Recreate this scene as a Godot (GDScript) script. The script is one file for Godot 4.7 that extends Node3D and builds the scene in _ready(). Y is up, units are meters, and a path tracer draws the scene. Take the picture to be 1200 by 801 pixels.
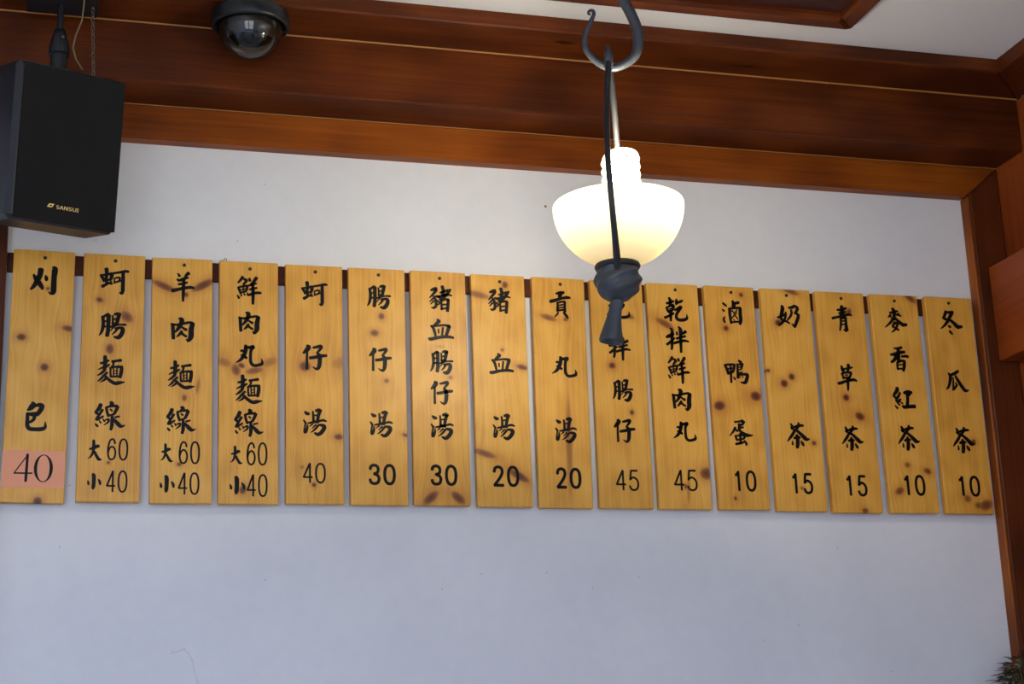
extends Node3D
# A wall of hanging pine menu boards under a dark timber beam, with a lit wrought-iron pendant lamp.
const EYE := 1.45            # height of the camera above the floor
const WALL_Z := -0.026       # face of the back wall; z = 0 is the face of the menu boards
const RIGHT_X := 2.179       # face of the right-hand wall
const OPEN_X := 2.088        # where the white wall ends at the right casing
const LEFT_X := -0.078       # where it ends at the left casing
var rng := RandomNumberGenerator.new()
var taken := {}
var M := {}

func _ready() -> void:
	rng.seed = 20240611
	var cam := Camera3D.new()
	cam.name = "camera"
	cam.position = Vector3(0, EYE, 3.2885)
	cam.basis = Basis.from_euler(Vector3(deg_to_rad(15.2927), deg_to_rad(-16.2164), deg_to_rad(-2.0736)))
	cam.fov = 23.1205
	cam.near = 0.05
	cam.far = 200.0
	add_child(cam)
	cam.make_current()
	var sky_mat := ProceduralSkyMaterial.new()
	sky_mat.sky_top_color = Color(0.60, 0.70, 0.94)
	sky_mat.sky_horizon_color = Color(0.86, 0.90, 0.98)
	sky_mat.ground_horizon_color = Color(0.80, 0.825, 0.87)
	sky_mat.ground_bottom_color = Color(0.63, 0.645, 0.67)
	sky_mat.sky_energy_multiplier = SKY_ENERGY
	sky_mat.ground_energy_multiplier = SKY_ENERGY
	var sky := Sky.new()
	sky.sky_material = sky_mat
	var env := Environment.new()
	env.background_mode = Environment.BG_SKY
	env.sky = sky
	env.tonemap_mode = Environment.TONE_MAPPER_LINEAR
	env.tonemap_exposure = EXPOSURE
	env.sdfgi_enabled = true
	env.ssao_enabled = true
	env.ssil_enabled = true
	var world := WorldEnvironment.new()
	world.name = "world"
	world.environment = env
	add_child(world)
	make_materials()
	build_room()
	build_ceiling_panel()
	build_rail_and_boards()
	build_lamp(Vector3(0.9547, EYE + 0.9901, 0.70))
	build_speaker()
	build_dome_camera(Vector3(0.3745, EYE + 1.545, 0.20))
	build_flowers()

const EXPOSURE := 1.0
const SKY_ENERGY := 2.45
const LAMP_ENERGY := 0.225

# ------------------------------------------------------------------ naming
func numbered(called: String) -> String:
	var n: int = taken.get(called, -1) + 1
	taken[called] = n
	return called if n == 0 else "%s_%03d" % [called, n]

func thing(called: String, label: String, category: String, at: Vector3, group := "") -> Node3D:
	var o := Node3D.new()
	o.name = numbered(called)
	add_child(o)
	o.position = at
	tag(o, label, category, group)
	return o

func tag(o: Node, label: String, category: String, group := "") -> void:
	o.set_meta("label", label)
	o.set_meta("category", category)
	if group != "":
		o.set_meta("group", group)

func put(called: String, mesh: Mesh, mat: Material, parent: Node = null) -> MeshInstance3D:
	var o := MeshInstance3D.new()
	o.mesh = mesh
	if mat != null:
		o.material_override = mat
	if parent == null:
		o.name = numbered(called)
		add_child(o)
	else:
		o.name = called
		parent.add_child(o, true)
	return o

func struct(called: String, mesh: Mesh, mat: Material) -> MeshInstance3D:
	var o := MeshInstance3D.new()
	o.mesh = mesh
	o.material_override = mat
	o.name = called
	add_child(o)
	o.set_meta("kind", "structure")
	return o

# ------------------------------------------------------------------ mesh helpers
func begin() -> SurfaceTool:
	var st := SurfaceTool.new()
	st.begin(Mesh.PRIMITIVE_TRIANGLES)
	return st

# one flat triangle facing n; uv runs along the axis "grain" (0 x, 1 y, 2 z) in metres
func tri(st: SurfaceTool, a: Vector3, b: Vector3, c: Vector3, n: Vector3, grain: int, shift: Vector2) -> void:
	var p := [a, b, c]
	if (b - a).cross(c - a).dot(n) > 0.0:
		p = [a, c, b]
	for v in p:
		st.set_normal(n)
		st.set_uv(grain_uv(v, n, grain) + shift)
		st.add_vertex(v)

func grain_uv(v: Vector3, n: Vector3, grain: int) -> Vector2:
	var an := n.abs()
	var k := 0
	if an.y > an.x and an.y > an.z: k = 1
	elif an.z > an.x: k = 2
	if k == grain:
		return Vector2(v[(grain + 1) % 3] * 0.2, v[(grain + 2) % 3] * 2.0)
	var other := 3 - k - grain
	return Vector2(v[grain] * 0.2 + [0.5, 0.2, 0.1][grain], v[other] * 2.0)

func quad(st: SurfaceTool, a: Vector3, b: Vector3, c: Vector3, d: Vector3, n: Vector3, grain: int, shift: Vector2) -> void:
	tri(st, a, b, c, n, grain, shift)
	tri(st, a, c, d, n, grain, shift)

# a box with chamfered edges
func add_box(st: SurfaceTool, lo: Vector3, hi: Vector3, bevel := 0.002, grain := 0, shift := Vector2.ZERO) -> void:
	var c := (lo + hi) * 0.5
	var h := (hi - lo) * 0.5
	var b := minf(bevel, minf(h.x, minf(h.y, h.z)) * 0.9)
	for k in 3:
		var u := (k + 1) % 3
		var w := (k + 2) % 3
		for s in [-1.0, 1.0]:
			var n := Vector3.ZERO
			n[k] = s
			var q := []
			for e in [[-1, -1], [1, -1], [1, 1], [-1, 1]]:
				var v := Vector3.ZERO
				v[k] = s * h[k]
				v[u] = e[0] * (h[u] - b)
				v[w] = e[1] * (h[w] - b)
				q.append(c + v)
			quad(st, q[0], q[1], q[2], q[3], n, grain, shift)
	if b <= 0.0:
		return
	for k in 3:
		var u := (k + 1) % 3
		var w := (k + 2) % 3
		for su in [-1.0, 1.0]:
			for sw in [-1.0, 1.0]:
				var n := Vector3.ZERO
				n[u] = su
				n[w] = sw
				n = n.normalized()
				var q := []
				for e in [[-1.0, 0], [1.0, 0], [1.0, 1], [-1.0, 1]]:
					var v := Vector3.ZERO
					v[k] = e[0] * (h[k] - b)
					v[u] = su * (h[u] if e[1] == 0 else h[u] - b)
					v[w] = sw * (h[w] - b if e[1] == 0 else h[w])
					q.append(c + v)
				quad(st, q[0], q[1], q[2], q[3], n, grain, shift)
	for sx in [-1.0, 1.0]:
		for sy in [-1.0, 1.0]:
			for sz in [-1.0, 1.0]:
				var s := Vector3(sx, sy, sz)
				tri(st, c + s * Vector3(h.x, h.y - b, h.z - b), c + s * Vector3(h.x - b, h.y, h.z - b), c + s * Vector3(h.x - b, h.y - b, h.z), s.normalized(), grain, shift)

func box_mesh(lo: Vector3, hi: Vector3, bevel := 0.002, grain := 0, slide := -1.0) -> ArrayMesh:
	var st := begin()
	add_box(st, lo, hi, bevel, grain, Vector2(0, rng.randf() if slide < 0.0 else slide))
	st.generate_tangents()
	return st.commit()

# a convex outline extruded along "axis" from d0 to d1 (the side at d1 is chamfered); outline points are given in the two other axes in order (axis+1, axis+2)
func prism_mesh(outline: Array, axis: int, d0: float, d1: float, bevel: float, grain: int, slide := -1.0) -> ArrayMesh:
	var st := begin()
	var shift := Vector2(0, rng.randf() if slide < 0.0 else slide)
	var n := outline.size()
	var mid := Vector2.ZERO
	for p in outline: mid += p / n
	var inner := []
	for i in n:
		var p0: Vector2 = outline[(i + n - 1) % n]
		var p1: Vector2 = outline[i]
		var p2: Vector2 = outline[(i + 1) % n]
		var e0 := (p1 - p0).normalized()
		var e1 := (p2 - p1).normalized()
		var n0 := Vector2(-e0.y, e0.x)
		var n1 := Vector2(-e1.y, e1.x)
		if n0.dot(mid - p1) < 0: n0 = -n0
		if n1.dot(mid - p1) < 0: n1 = -n1
		inner.append(p1 + (n0 + n1) * bevel / (1.0 + n0.dot(n1)))
	var s := signf(d1 - d0)
	var up := Vector3.ZERO
	up[axis] = s
	for i in range(1, n - 1):
		tri(st, along(axis, inner[0], d1), along(axis, inner[i], d1), along(axis, inner[i + 1], d1), up, grain, shift)
		tri(st, along(axis, outline[0], d0), along(axis, outline[i], d0), along(axis, outline[i + 1], d0), -up, grain, shift)
	for i in n:
		var a: Vector2 = outline[i]
		var b: Vector2 = outline[(i + 1) % n]
		var e := (b - a).normalized()
		var o2 := Vector2(e.y, -e.x)
		if o2.dot(mid - a) > 0: o2 = -o2
		var side: Vector3 = along(axis, o2, 0.0)
		quad(st, along(axis, a, d0), along(axis, b, d0), along(axis, b, d1 - s * bevel), along(axis, a, d1 - s * bevel), side, grain, shift)
		quad(st, along(axis, a, d1 - s * bevel), along(axis, b, d1 - s * bevel), along(axis, inner[(i + 1) % n], d1), along(axis, inner[i], d1), (side + up).normalized(), grain, shift)
	st.generate_tangents()
	return st.commit()

func along(axis: int, p: Vector2, d: float) -> Vector3:
	var v := Vector3.ZERO
	v[axis] = d
	v[(axis + 1) % 3] = p.x
	v[(axis + 2) % 3] = p.y
	return v

# surface of revolution about y; a profile point that repeats makes a sharp edge; wave holds [height, lobes, twist] rows that ripple the radius
func lathe(profile: Array, sides := 48, wave := []) -> ArrayMesh:
	var st := begin()
	st.set_smooth_group(0)
	for i in profile.size() - 1:
		var a: Vector2 = profile[i]
		var b: Vector2 = profile[i + 1]
		if a.is_equal_approx(b):
			continue
		for k in sides:
			var t0 := TAU * k / sides
			var t1 := TAU * (k + 1) / sides
			var q := [ring(a, t0, wave), ring(a, t1, wave), ring(b, t1, wave), ring(b, t0, wave)]
			var uvs := [Vector2(float(k) / sides, a.y * 10), Vector2(float(k + 1) / sides, a.y * 10), Vector2(float(k + 1) / sides, b.y * 10), Vector2(float(k) / sides, b.y * 10)]
			for f in [[0, 1, 2], [0, 2, 3]]:
				if q[f[0]].is_equal_approx(q[f[1]]) or q[f[1]].is_equal_approx(q[f[2]]) or q[f[0]].is_equal_approx(q[f[2]]):
					continue
				for j in f:
					st.set_smooth_group(smooth_of(profile, i))
					st.set_uv(uvs[j])
					st.add_vertex(q[j])
	st.generate_normals()
	return st.commit()

func smooth_of(profile: Array, i: int) -> int:
	var g := 0
	for k in range(1, i + 1):
		if profile[k].is_equal_approx(profile[k - 1]): g += 1
	return g

func ring(p: Vector2, t: float, wave: Array) -> Vector3:
	var r := p.x
	for w in wave: r *= 1.0 + w[0] * sin(w[1] * t + w[2] * p.y)
	return Vector3(cos(t) * r, p.y, sin(t) * r)

# a round bar along points with a radius at each point
func add_tube(st: SurfaceTool, pts: Array, radii: Array, sides := 12, capped := true) -> void:
	var n := pts.size()
	var side := Vector3.ZERO
	var rings := []
	var norms := []
	for i in n:
		var t: Vector3 = (pts[mini(i + 1, n - 1)] - pts[maxi(i - 1, 0)]).normalized()
		if side == Vector3.ZERO:
			side = t.cross(Vector3.UP if absf(t.y) < 0.9 else Vector3.RIGHT).normalized()
		side = (side - t * side.dot(t)).normalized()
		var other := t.cross(side)
		var row := []
		var nr := []
		for k in sides:
			var a := TAU * k / sides
			var d := side * cos(a) + other * sin(a)
			row.append(pts[i] + d * radii[i])
			nr.append(d)
		rings.append(row)
		norms.append(nr)
	for i in n - 1:
		for k in sides:
			var k2 := (k + 1) % sides
			smooth_tri(st, rings[i][k], rings[i + 1][k], rings[i + 1][k2], norms[i][k], norms[i + 1][k], norms[i + 1][k2])
			smooth_tri(st, rings[i][k], rings[i + 1][k2], rings[i][k2], norms[i][k], norms[i + 1][k2], norms[i][k2])
	if capped:
		for e in [0, n - 1]:
			var t: Vector3 = (pts[0] - pts[1]).normalized() if e == 0 else (pts[n - 1] - pts[n - 2]).normalized()
			var tip: Vector3 = pts[e] + t * radii[e] * 0.5
			for k in sides:
				smooth_tri(st, rings[e][k], rings[e][(k + 1) % sides], tip, norms[e][k], norms[e][(k + 1) % sides], t)

func smooth_tri(st: SurfaceTool, a: Vector3, b: Vector3, c: Vector3, na: Vector3, nb: Vector3, nc: Vector3) -> void:
	var f := (b - a).cross(c - a)
	var q := [[a, na], [b, nb], [c, nc]]
	if f.dot(na + nb + nc) > 0.0:
		q = [[a, na], [c, nc], [b, nb]]
	for v in q:
		st.set_normal(v[1])
		st.set_uv(Vector2(v[0].x + v[0].z, v[0].y) * 4.0)
		st.add_vertex(v[0])

func tube_mesh(pts: Array, radii: Array, sides := 12) -> ArrayMesh:
	var st := begin()
	add_tube(st, pts, radii, sides)
	return st.commit()

# smooth curve through rows of numbers (each row an Array of floats)
func spline(rows: Array, steps: int) -> Array:
	var out := []
	var n := rows.size()
	for i in n - 1:
		var p0: Array = rows[maxi(i - 1, 0)]
		var p1: Array = rows[i]
		var p2: Array = rows[i + 1]
		var p3: Array = rows[mini(i + 2, n - 1)]
		for s in steps:
			var t := float(s) / steps
			var row := []
			for k in p1.size():
				row.append(0.5 * (2.0 * p1[k] + (p2[k] - p0[k]) * t + (2.0 * p0[k] - 5.0 * p1[k] + 4.0 * p2[k] - p3[k]) * t * t + (3.0 * p1[k] - p0[k] - 3.0 * p2[k] + p3[k]) * t * t * t))
			out.append(row)
	out.append(rows[n - 1])
	return out

# ------------------------------------------------------------------ materials
func plain(r: float, g: float, b: float, rough := 0.6, metal := 0.0) -> StandardMaterial3D:
	var m := StandardMaterial3D.new()
	m.albedo_color = Color8(int(r), int(g), int(b))
	m.roughness = rough
	m.metallic = metal
	return m

func noise(freq: float, seed_value: int, octaves := 3) -> FastNoiseLite:
	var n := FastNoiseLite.new()
	n.seed = seed_value
	n.frequency = freq
	n.fractal_octaves = octaves
	return n

# stained timber: 1024 x 256 pixels for 5 m x 0.5 m, grain along u
func timber_image(dark: Color, mid: Color, light: Color, seed_value: int, knots: Array) -> Image:
	var w := 1024
	var h := 256
	var data := PackedByteArray()
	data.resize(w * h * 3)
	var na := noise(1.0, seed_value, 3)
	var nb := noise(1.0, seed_value + 1, 2)
	var at := 0
	for y in h:
		var v := y / float(h) * 0.5
		for x in w:
			var u := x / float(w) * 5.0
			var bend := 0.0
			var core := 0.0
			for k in knots:
				var dx: float = (u - k[0]) / (k[2] * 3.0)
				var dy: float = (v - k[1]) / k[2]
				var d := dx * dx + dy * dy
				if d < 16.0:
					bend += dy * exp(-d * 0.5) * 0.012
					core += exp(-d * 1.6) * k[3]
			var g := v + bend
			var s := na.get_noise_2d(u * 1.3, g * 55.0) * 0.32 + nb.get_noise_2d(u * 5.0, g * 380.0) * 0.26 + nb.get_noise_2d(u * 3.4 + 9.0, g * 4.0) * 0.7
			var c := mid.lerp(light, clampf(s, 0.0, 1.0)) if s > 0.0 else mid.lerp(dark, clampf(-s, 0.0, 1.0))
			c = c.lerp(dark * 0.45, clampf(core, 0.0, 0.9))
			data[at] = clampi(int(c.r * 255.0), 0, 255)
			data[at + 1] = clampi(int(c.g * 255.0), 0, 255)
			data[at + 2] = clampi(int(c.b * 255.0), 0, 255)
			at += 3
	return Image.create_from_data(w, h, false, Image.FORMAT_RGB8, data)

func timber(img: Image, rough: float) -> StandardMaterial3D:
	var m := StandardMaterial3D.new()
	m.albedo_texture = ImageTexture.create_from_image(img)
	m.roughness = rough
	m.metallic_specular = 0.32
	return m

# white plaster: 1024 x 640 pixels for 2.2 m x 1.375 m; faint trowel blotches, specks, a hairline crack
func plaster_image() -> Image:
	var w := 1024
	var h := 640
	var na := noise(0.006, 5, 4)
	var nb := noise(0.05, 6, 3)
	var img := Image.create_empty(w, h, false, Image.FORMAT_RGB8)
	for y in h:
		for x in w:
			var s := na.get_noise_2d(x, y) * 0.022 + nb.get_noise_2d(x, y) * 0.008
			img.set_pixel(x, y, Color(0.890 + s, 0.892 + s, 0.895 + s * 0.8))
	for i in 40:
		var p := Vector2i(rng.randi_range(2, w - 3), rng.randi_range(2, h - 3))
		img.set_pixel(p.x, p.y, Color(0.62, 0.61, 0.60))
	var crack := [[0.2575, 0.2941], [0.270, 0.2975], [0.2832, 0.302], [0.294, 0.290], [0.2998, 0.2774], [0.3035, 0.257], [0.3102, 0.2368], [0.316, 0.215]]
	for i in crack.size() - 1:
		for s in 12:
			var t := s / 12.0
			var q := Vector2(lerpf(crack[i][0], crack[i + 1][0], t), lerpf(crack[i][1], crack[i + 1][1], t))
			var px := int((q.x - LEFT_X) / 2.2 * w)
			var py := int((1.339 - q.y) / 1.375 * h)
			img.set_pixel(px, py, Color(0.83, 0.82, 0.82))
	var sx := int((1.0517 - LEFT_X) / 2.2 * w)
	var sy := int((1.339 - 1.2588) / 1.375 * h)
	img.fill_rect(Rect2i(sx, sy, 2, 2), Color(0.2, 0.19, 0.18))
	return img

func make_materials() -> void:
	var knots := [[3.536, 0.197, 0.008, 1.0], [3.973, 0.163, 0.008, 0.9]]
	M.timber = timber(timber_image(Color8(50, 20, 6), Color8(86, 38, 11), Color8(126, 62, 18), 11, knots), 0.42)
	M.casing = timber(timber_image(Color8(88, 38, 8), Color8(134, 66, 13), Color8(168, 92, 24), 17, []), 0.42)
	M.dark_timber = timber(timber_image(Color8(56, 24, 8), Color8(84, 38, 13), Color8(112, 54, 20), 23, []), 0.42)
	M.lit_red_timber = timber(timber_image(Color8(96, 40, 14), Color8(136, 62, 24), Color8(164, 84, 36), 29, []), 0.42)  # reddish wood, with lamp light on its left-facing sides put into the colour
	M.pale_bead = plain(176, 118, 58, 0.5)
	M.panel = timber(timber_image(Color8(42, 20, 16), Color8(66, 33, 27), Color8(84, 44, 36), 31, []), 0.5)
	M.rail = timber(timber_image(Color8(44, 18, 10), Color8(74, 32, 16), Color8(100, 48, 24), 41, []), 0.5)
	M.plaster = StandardMaterial3D.new()
	M.plaster.albedo_texture = ImageTexture.create_from_image(plaster_image())
	M.plaster.roughness = 0.55
	M.paint = plain(226, 226, 226, 0.7)
	M.floor = plain(176, 172, 164, 0.5)
	M.ink = plain(8, 8, 9, 0.42)
	M.ink.metallic_specular = 0.3
	M.screw = plain(70, 66, 60, 0.4, 0.9)
	M.paper = plain(236, 160, 122, 0.7)
	M.iron = plain(74, 78, 84, 0.48, 0.25)
	M.iron_dark = plain(52, 52, 54, 0.45, 0.25)
	M.opal = StandardMaterial3D.new()
	M.opal.albedo_color = Color8(253, 248, 234)
	M.opal.roughness = 0.25
	M.opal.backlight_enabled = true
	M.opal.backlight = Color(0.98, 0.95, 0.86)
	M.bulb = StandardMaterial3D.new()
	M.bulb.albedo_color = Color8(250, 248, 240)
	M.bulb.emission_enabled = true
	M.bulb.emission = Color(1.0, 0.93, 0.74)
	M.bulb.emission_energy_multiplier = 5.0
	M.white_plastic = plain(232, 230, 224, 0.4)
	M.vinyl = plain(30, 32, 38, 0.42)
	M.cloth = plain(7, 8, 8, 0.95)
	M.gold = plain(214, 190, 120, 0.4, 0.3)
	M.black_plastic = plain(22, 26, 30, 0.4)
	M.steel = plain(120, 112, 100, 0.35, 0.8)
	M.cable = plain(128, 116, 84, 0.4)
	M.smoked = StandardMaterial3D.new()
	M.smoked.albedo_color = Color(0.03, 0.03, 0.035, 0.62)
	M.smoked.transparency = BaseMaterial3D.TRANSPARENCY_ALPHA
	M.smoked.roughness = 0.04
	M.smoked.metallic_specular = 0.9
	M.leaf = plain(84, 80, 42, 0.8)
	M.leaf_dark = plain(42, 46, 28, 0.8)
	M.husk = plain(158, 144, 98, 0.8)
	M.bloom = plain(132, 52, 58, 0.8)
	M.stem = plain(92, 76, 44, 0.8)
	M.basket = plain(120, 84, 44, 0.8)

# ------------------------------------------------------------------ the room
func panel(lo: Vector3, hi: Vector3, mat: Material, called: String, bevel := 0.0) -> MeshInstance3D:
	return struct(called, box_mesh(lo, hi, bevel, 0), mat)

func build_room() -> void:
	var soffit := EYE + 1.4145
	var board_y := EYE + 1.545
	var top := EYE + 1.578
	# back wall, with uv in metres from the top left corner of the white field
	var st := begin()
	var lo := Vector3(-2.6, 0, WALL_Z - 0.15)
	var hi := Vector3(2.4, top + 0.1, WALL_Z)
	add_box(st, lo, hi, 0.0)
	var mdt := MeshDataTool.new()
	mdt.create_from_surface(st.commit(), 0)
	for i in mdt.get_vertex_count():
		var v := mdt.get_vertex(i)
		mdt.set_vertex_uv(i, Vector2((v.x - LEFT_X) / 2.2, (EYE + 1.339 - v.y) / 1.375))
	var wall := ArrayMesh.new()
	mdt.commit_to_surface(wall)
	struct("wall_back", wall, M.plaster)
	panel(Vector3(RIGHT_X + 0.02, 0, WALL_Z), Vector3(RIGHT_X + 0.17, top + 0.1, 5.2), M.paint, "wall_right")
	panel(Vector3(-2.6, 0, WALL_Z), Vector3(-2.45, top + 0.1, 5.2), M.paint, "wall_left")
	panel(Vector3(-2.6, -0.15, -0.176), Vector3(2.4, 0, 5.2), M.floor, "floor")
	panel(Vector3(-2.6, top, -0.176), Vector3(2.4, top + 0.15, 5.2), M.paint, "ceiling")
	# front wall behind the camera: an open shop front of two wide openings
	var fz0 := 5.05
	var fz1 := 5.2
	st = begin()
	for r in [[-2.45, 0.0, 2.2, 0.12], [-2.45, 2.75, 2.2, top], [-2.45, 0.12, -2.25, 2.75], [-0.80, 0.12, -0.65, 2.75], [0.75, 0.12, 2.2, 2.75]]:
		add_box(st, Vector3(r[0], r[1], fz0), Vector3(r[2], r[3], fz1), 0.0)
	struct("wall_front", st.commit(), M.paint)
	for i in 2:
		var x0: float = [-2.25, -0.65][i]
		var x1: float = [-0.80, 0.75][i]
		st = begin()
		add_box(st, Vector3(x0, 0.12, 5.08), Vector3(x0 + 0.05, 2.75, 5.16), 0.003, 1)
		add_box(st, Vector3(x1 - 0.05, 0.12, 5.08), Vector3(x1, 2.75, 5.16), 0.003, 1)
		add_box(st, Vector3(x0 + 0.05, 2.70, 5.08), Vector3(x1 - 0.05, 2.75, 5.16), 0.003, 0)
		add_box(st, Vector3(x0 + 0.05, 0.12, 5.08), Vector3(x1 - 0.05, 0.17, 5.16), 0.003, 0)
		struct("window_%d" % (i + 1), st.commit(), M.timber)
	# casing round the white field, mitred at its corners (outline in x, y, extruded along z)
	var y0 := EYE + 1.339
	var lx := LEFT_X - 0.08
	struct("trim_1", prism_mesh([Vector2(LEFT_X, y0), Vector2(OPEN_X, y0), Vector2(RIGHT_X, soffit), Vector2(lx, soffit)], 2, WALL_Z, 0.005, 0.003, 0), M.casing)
	struct("lit_trim_11", box_mesh(Vector3(OPEN_X, 0.0, WALL_Z), Vector3(OPEN_X + 0.0075, y0 - 0.0008, 0.0058), 0.0022, 1), M.casing)  # added strip: lamp light on the casing's return face put in as paler wood
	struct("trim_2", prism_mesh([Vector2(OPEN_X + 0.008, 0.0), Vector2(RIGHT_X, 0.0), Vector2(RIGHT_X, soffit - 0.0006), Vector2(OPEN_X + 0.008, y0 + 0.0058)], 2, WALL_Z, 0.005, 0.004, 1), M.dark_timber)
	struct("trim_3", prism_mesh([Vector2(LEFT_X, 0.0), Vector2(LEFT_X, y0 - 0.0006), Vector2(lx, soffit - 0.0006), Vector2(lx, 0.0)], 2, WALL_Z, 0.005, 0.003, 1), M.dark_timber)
	# the beam, and the flat boards that edge the ceiling
	struct("trim_4", box_mesh(Vector3(-2.45, soffit, WALL_Z), Vector3(RIGHT_X, board_y, 0.118), 0.003, 0, 0.0), M.timber)
	var ez := 0.245
	var ex := RIGHT_X - (ez - 0.118)
	# outline in z, x for a prism along y
	struct("trim_5", prism_mesh([Vector2(WALL_Z, -2.45), Vector2(ez, -2.45), Vector2(ez, ex), Vector2(0.118, RIGHT_X), Vector2(WALL_Z, RIGHT_X)], 1, top, board_y, 0.003, 0, 0.0), M.timber)
	struct("trim_6", prism_mesh([Vector2(ez + 0.0006, ex), Vector2(0.1186, RIGHT_X), Vector2(5.05, RIGHT_X), Vector2(5.05, ex)], 1, top, board_y, 0.003, 2), M.timber)
	# pale beads along the joints, lighter than the timber
	struct("trim_7", tube_mesh([Vector3(-2.45, board_y - 0.001, 0.1195), Vector3(RIGHT_X, board_y - 0.001, 0.1195)], [0.0022, 0.0022], 8), M.pale_bead)
	struct("trim_8", tube_mesh([Vector3(-2.45, soffit - 0.0005, 0.0055), Vector3(RIGHT_X, soffit - 0.0005, 0.0055)], [0.0012, 0.0012], 8), M.pale_bead)
	# timber lining and rail on the right-hand wall
	struct("trim_9", box_mesh(Vector3(RIGHT_X + 0.0006, 0, WALL_Z), Vector3(RIGHT_X + 0.02, board_y - 0.001, 0.9), 0.002, 1), M.lit_red_timber)
	struct("trim_10", box_mesh(Vector3(2.120, EYE + 0.934, 0.012), Vector3(RIGHT_X, EYE + 1.160, 1.6), 0.002, 2), M.lit_red_timber)

func build_ceiling_panel() -> void:
	var top := EYE + 1.578
	var x0 := 0.28
	var x1 := 1.63
	var z0 := 0.358
	var z1 := 1.05
	var w := 0.045
	var t := thing("ceiling_panel", "dark framed wooden panel set on the white ceiling above the lamp", "panel", Vector3((x0 + x1) * 0.5, top, (z0 + z1) * 0.5))
	var hx := (x1 - x0) * 0.5
	var hz := (z1 - z0) * 0.5
	put("board", box_mesh(Vector3(-hx + w - 0.004, -0.009, -hz + w - 0.004), Vector3(hx - w + 0.004, -0.0005, hz - w + 0.004), 0.001, 0), M.panel, t)
	# outlines in (z, x), extruded down
	for f in [[[-hz, -hx], [-hz, hx], [-hz + w, hx - w], [-hz + w, -hx + w], 0], [[hz, -hx], [hz, hx], [hz - w, hx - w], [hz - w, -hx + w], 0], [[-hz, -hx], [hz, -hx], [hz - w, -hx + w], [-hz + w, -hx + w], 2], [[-hz, hx], [hz, hx], [hz - w, hx - w], [-hz + w, hx - w], 2]]:
		var o := []
		for k in 4: o.append(Vector2(f[k][0], f[k][1]))
		put("frame_board", prism_mesh(o, 1, -0.0005, -0.026, 0.007, f[4]), M.timber, t)

# ------------------------------------------------------------------ menu boards
func pine_image(b: Dictionary, index: int) -> Image:
	var w := 144
	var h := 576
	var bw: float = b.size[0]
	var bh: float = b.size[1]
	var data := PackedByteArray()
	data.resize(w * h * 3)
	var na := noise(1.0, 100 + index * 7, 3)
	var nb := noise(1.0, 101 + index * 7, 2)
	var tone := rng.randf_range(-0.04, 0.04)
	var light := Color8(238, 184, 86)
	var mid := Color8(226, 165, 64)
	var dark := Color8(196, 136, 48)
	var knot_ring := Color8(168, 96, 38)
	var knot_core := Color8(82, 36, 14)
	var at := 0
	var knots := []
	for k in b.knots:
		var a := deg_to_rad(k[4])
		knots.append([k[0], k[1], k[2], k[3], cos(a), sin(a), k[5], maxf(k[2], k[3]) * 4.0 + 0.012])
	for y in h:
		var py := (1.0 - (y + 0.5) / h) * bh
		for x in w:
			var px := ((x + 0.5) / w - 0.5) * bw
			var gx := px
			var core := 0.0
			var halo := 0.0
			for k in knots:
				var dx: float = px - k[0]
				var dy: float = py - k[1]
				if absf(dx) > k[7] or absf(dy) > k[7] * 1.4: continue
				var r: float = k[2] + 0.006
				gx -= dx * 0.75 * exp(-(dx * dx) / (r * r * 2.0) - (dy * dy) / (r * r * 5.0))
				# photo angles run clockwise with y down
				var u: float = (dx * k[4] - dy * k[5]) / k[2]
				var v: float = (dx * k[5] + dy * k[4]) / k[3]
				var d := sqrt(u * u + v * v) + na.get_noise_2d(px * 500.0, py * 500.0) * 0.25
				core = maxf(core, k[6] * (0.72 * clampf((1.12 - d) * 2.4, 0.0, 1.0) + 0.28 * clampf((0.6 - d) * 3.0, 0.0, 1.0)))
				halo = maxf(halo, k[6] * exp(-d * d * 0.34) * 0.6)
			var s := na.get_noise_2d(gx * 150.0, py * 1.6) * 0.5 + nb.get_noise_2d(gx * 640.0 + 40.0, py * 3.0) * 0.5 + nb.get_noise_2d(px * 14.0, py * 9.0 + 70.0) * 0.6 + tone * 6.0
			var c := mid.lerp(light, clampf(s, 0.0, 1.0)) if s > 0.0 else mid.lerp(dark, clampf(-s * 0.9, 0.0, 1.0))
			c = c.lerp(knot_ring, clampf(halo, 0.0, 1.0))
			c = c.lerp(knot_core, clampf(core, 0.0, 1.0))
			data[at] = clampi(int(c.r * 255.0), 0, 255)
			data[at + 1] = clampi(int(c.g * 255.0), 0, 255)
			data[at + 2] = clampi(int(c.b * 255.0), 0, 255)
			at += 3
	return Image.create_from_data(w, h, false, Image.FORMAT_RGB8, data)

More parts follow.
